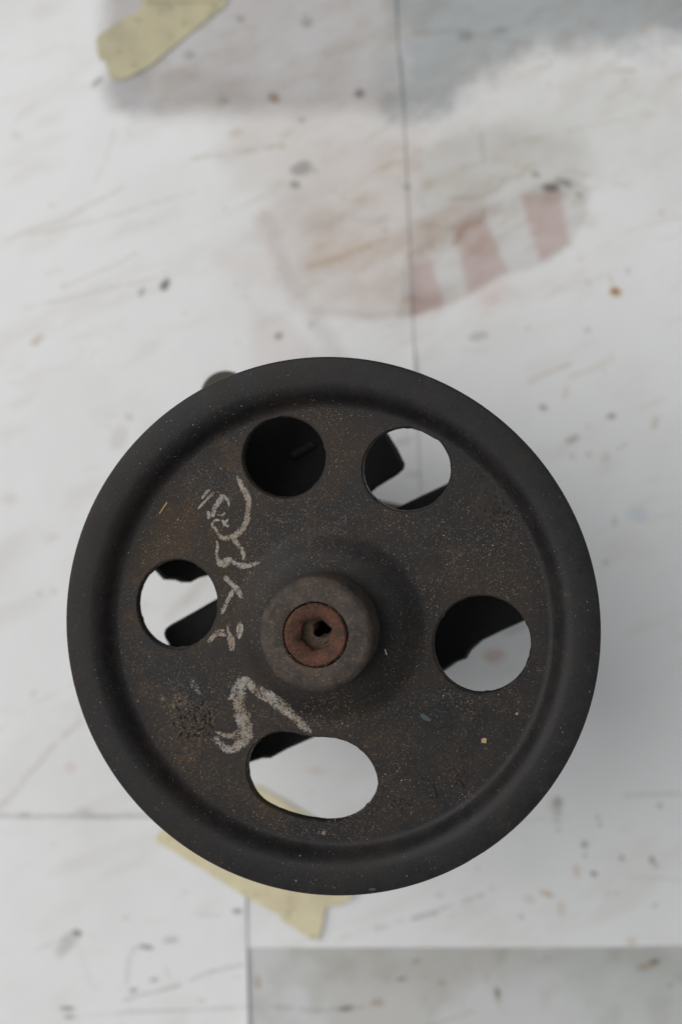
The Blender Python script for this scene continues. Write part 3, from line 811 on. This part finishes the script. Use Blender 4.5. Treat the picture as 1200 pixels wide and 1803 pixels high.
# ---- stamped marks
M_STAMP = M_PUL
def bars(name, segs, hgt, parent, wid=.5, mat=None):
    bm = bmesh.new()
    for x0, y0, x1, y1 in segs:
        a = Vector(pul(x0, y0)); b = Vector(pul(x1, y1))
        d = (b - a).normalized(); s = Vector((-d.y, d.x, 0))
        lo, hi = [], []
        for sx, sy in ((0, -1), (1, -1), (1, 1), (0, 1)):
            q = (a if sx == 0 else b) + s * sy * wid * .5
            lo.append(bm.verts.new((q + Vector((0, 0, -.1))) * MM))
            q2 = (a + d * .12 if sx == 0 else b - d * .12) + s * sy * wid * .25
            hi.append(bm.verts.new((q2 + Vector((0, 0, hgt * random.uniform(.7, 1.2)))) * MM))
        bridge(bm, lo, hi); bm.faces.new(hi)
    return from_bm(name, bm, mat or M_DUSTY, parent, False)
M_DUSTY = mat_rusty("dusty_stamp", (0.050, 0.040, 0.031), (0.085, 0.064, 0.044), (0.17, 0.125, 0.08), 600, .85, .6)
segs = []
sc = (340, 1266)
for k in range(17):
    a = 2 * math.pi * k / 17 + random.uniform(-.06, .06)
    r0, r1 = 29 + random.uniform(-2, 2), 38 + random.uniform(-2, 2)
    if random.random() < .5:
        segs.append((sc[0] + r0 * math.cos(a), sc[1] + r0 * math.sin(a), sc[0] + r1 * math.cos(a + .05), sc[1] + r1 * math.sin(a + .05)))
    else:
        segs.append((sc[0] + r0 * math.cos(a - .1), sc[1] + r0 * math.sin(a - .1), sc[0] + r0 * math.cos(a + .12), sc[1] + r0 * math.sin(a + .12)))
        segs.append((sc[0] + r1 * math.cos(a - .1), sc[1] + r1 * math.sin(a - .1), sc[0] + r1 * math.cos(a + .1), sc[1] + r1 * math.sin(a + .1)))
for R, gaps in ((22, (3, 9)), (15, (1, 5, 6))):
    for k in range(14):
        if k in gaps: continue
        a, b = 2 * math.pi * k / 14, 2 * math.pi * (k + .8) / 14
        segs.append((sc[0] + R * math.cos(a), sc[1] + R * math.sin(a), sc[0] + R * math.cos(b), sc[1] + R * math.sin(b)))
segs = [tuple(c + random.uniform(-1.3, 1.3) for c in q) for q in segs if random.random() < .88]
for _ in range(10):
    a, r = random.uniform(0, 6.28), 34 * math.sqrt(random.random())
    x, y, t = sc[0] + r * math.cos(a), sc[1] + r * math.sin(a), random.uniform(0, 3.14)
    segs.append((x, y, x + 5 * math.cos(t), y + 5 * math.sin(t)))
segs += [(333, 1258, 337, 1270), (341, 1258, 345, 1272), (336, 1264, 344, 1262)]
bars("embossed_stamp", [q for k, q in enumerate(segs) if k % 2], .36, pulley, .6)
bars("embossed_stamp", [q for k, q in enumerate(segs) if not k % 2], .42, pulley, .5, M_CAST)['label'] = "small round stamp of raised marks, dark bars coloured as its shade"  # dark bars put the shade of the stamp's recesses into the colour
mk = [(688, 1420, 692, 1408), (692, 1408, 700, 1418), (700, 1418, 706, 1405), (706, 1405, 722, 1420), (722, 1420, 723, 1404), (705, 1430, 707, 1420), (762, 1380, 769, 1402), (758, 1384, 762, 1380), (757, 1405, 769, 1402),
      (798, 1352, 816, 1386), (816, 1358, 800, 1382), (742, 1372, 748, 1366)]
bars("embossed_marking", mk, .22, pulley, .45, M_PUL)
mk = []
for k in range(26):
    x, y = random.gauss(862, 22), random.gauss(908, 26)
    a = random.uniform(0, 3.14)
    mk.append((x, y, x + 6 * math.cos(a), y + 6 * math.sin(a)))
bars("embossed_marking", mk, .2, pulley, .45, M_PUL)

# ---- dust, fibres and flakes lying on the pulley
def in_hole(x, y):
    for H in HL:
        c = H[0]
        dx, dy = x - c[0], y - c[1]
        if (dx / (H[1] + .8)) ** 2 + (dy / (H[2] + .8)) ** 2 < 1: return True
    return False
HL = []
for H in HOLES:
    q = np.array([pul(x, y, zt)[:2] for x, y in H])
    HL.append((q.mean(0), np.ptp(q[:, 0]) / 2, np.ptp(q[:, 1]) / 2))
def dust(name, count, size, mat, rmin, rmax, power, fib=False, clump=()):
    V, F = [], []
    k = 0; tries = 0
    while k < count and tries < count * 40:
        tries += 1
        r = rmin + (rmax - rmin) * random.random() ** power
        a = random.uniform(0, 2 * math.pi)
        x, y = r * math.cos(a), r * math.sin(a)
        if clump and random.random() < .16:
            c_ = random.choice(clump); q_ = pul(c_[0] + random.gauss(0, c_[2]), c_[1] + random.gauss(0, c_[2]))
            x, y = q_[0], q_[1]; r = math.hypot(x, y)
        d = float(fbm(np.array([x / 9.0 + 50]), np.array([y / 9.0 + 50]), 91, 3)[0])
        w = max(0, (d - .33) * 2.6) * (.55 + .45 * (x < 10)) * (1 if r < 57 else .22) * (1 if r > 24 else .5)
        if random.random() > w or in_hole(x, y): continue
        z = surf_z(r) + (.03 if r > 15.2 else 0)
        if 12.3 < r < 15.4: continue
        if r < 12.4: z = WT + .05
        k += 1
        s = size * random.uniform(.5, 1.5) * (1.7 if random.random() < .04 else 1)
        b = len(V)
        if not fib:
            th = random.uniform(0, 3.14); asp = random.uniform(.35, 1)
            for q in range(5):
                an = th + q * 2 * math.pi / 5 + random.uniform(-.3, .3)
                rr = s * random.uniform(.6, 1)
                u, v = rr * math.cos(an), rr * asp * math.sin(an)
                V.append(((x + u) * MM, (y + v) * MM, z * MM))
            V.append((x * MM, y * MM, (z + s * .5) * MM))
            for q in range(5): F.append((b + q, b + (q + 1) % 5, b + 5))
        else:
            th = random.uniform(0, 6.28); L = random.uniform(.5, 1.7); n_ = 6; wd = .028
            cv = random.uniform(-1.5, 1.5); X, Y = x, y
            for q in range(n_):
                nx_, ny_ = -math.sin(th), math.cos(th)
                h = z + .05 + .12 * math.sin(q / (n_ - 1) * math.pi)
                V.append(((X + nx_ * wd) * MM, (Y + ny_ * wd) * MM, h * MM)); V.append(((X - nx_ * wd) * MM, (Y - ny_ * wd) * MM, (h + .02) * MM))
                X += L / n_ * math.cos(th); Y += L / n_ * math.sin(th); th += cv / n_
            for q in range(n_ - 1):
                F.append((b + 2 * q, b + 2 * q + 1, b + 2 * q + 3, b + 2 * q + 2))
    me = bpy.data.meshes.new(name)
    me.from_pydata(V, [], F)
    o = link_mesh(name, me, mat, pulley)
    o['kind'] = 'stuff'
    return o
M_D1 = mat_plain("tan_dust", (0.30, 0.22, 0.14), .95, .5, 900)
M_D2 = mat_plain("grey_dust", (0.42, 0.39, 0.34), .95, .4, 900)
M_D3 = mat_plain("rust_dust", (0.17, 0.085, 0.04), .95, .4, 900)
dust("dust_grains", 7000, .10, M_D1, 9, 68, .75, False, [(335, 1255, 22), (318, 1240, 10), (360, 1285, 14), (870, 950, 16), (890, 900, 30), (800, 1000, 30), (800, 1290, 40), (560, 720, 30)])
dust("dust_grains", 1700, .10, M_D2, 9, 69, .75)
dust("dust_grains", 2600, .10, M_D3, 9, 58, .75)
dust("rust_crumbs", 190, .13, M_D3, 7.7, 10.5, 1.4)
dust("rust_crumbs", 60, .10, M_D1, 7.7, 13, 1.2)
dust("lint_fibres", 170, .1, M_D1, 16, 58, .8, True)

def flake(px, py, pts, col, name, label, thick=.12):
    c = Vector(pul(px, py))
    bm = bmesh.new()
    lo = [bm.verts.new((c + Vector((x, y, .03))) * MM) for x, y in pts]
    hi = [bm.verts.new((c + Vector((x * .92, y * .92, .03 + thick))) * MM) for x, y in pts]
    bridge(bm, lo, hi); bm.faces.new(hi); bm.faces.new(lo[::-1])
    o = from_bm(name, bm, mat_plain("flake_" + name, col, .85, .2, 1200), pulley, False)
    o['label'] = label
flake(851.5, 1304, [(-.7, -.55), (.6, -.7), (.7, .6), (-.1, .75), (-.65, .4)], (0.36, 0.25, 0.15), "paint_flake", "tiny tan flake near the rim")
flake(909, 1257, [(-.4, -.3), (.4, -.2), (.3, .5), (-.2, .35)], (0.28, 0.19, 0.11), "paint_flake", "small tan crumb below the right hole")
flake(679, 1148, [(-.35, .75), (-.1, .8), (.35, -.65), (.1, -.8)], (0.55, 0.55, 0.53), "lint_bit", "white bit of lint beside the hub")
flake(288, 894, [(-1.3, -1.6), (-1.0, -1.6), (1.2, 1.4), (.9, 1.55)], (0.45, 0.28, 0.09), "straw_sliver", "yellow sliver on the far left of the disc")
flake(570, 1467, [(-.8, -.2), (0, -.6), (.5, 0), (.3, .7), (-.3, .6)], (0.16, 0.13, 0.10), "dirt_crumb", "pale crumb below the oval hole", .05)
flake(748, 1263, [(-1.3, .9), (-.2, .9), (1.5, -.6), (1.3, -1.1), (.2, -.8), (-1.0, -.2)], (0.052, 0.07, 0.072), "paint_smear", "faint blue green paint smear", .03)
flake(655, 1566, [(-1.1, -.2), (.2, -.35), (1.2, .1), (.4, .4), (-.6, .25)], (0.05, 0.048, 0.05), "dirt_crumb", "pale chip mark on the near edge of the rim", .03)
flake(521, 1551, [(-.3, -.25), (.35, -.2), (.3, .3), (-.2, .35)], (0.11, 0.10, 0.09), "dirt_crumb", "pale speck on the near part of the rim", .05)
flake(313, 915, [(-.2, -.2), (.3, -.1), (.1, .25)], (0.3, 0.29, 0.28), "dirt_crumb", "white speck left of the chalk writing", .05)
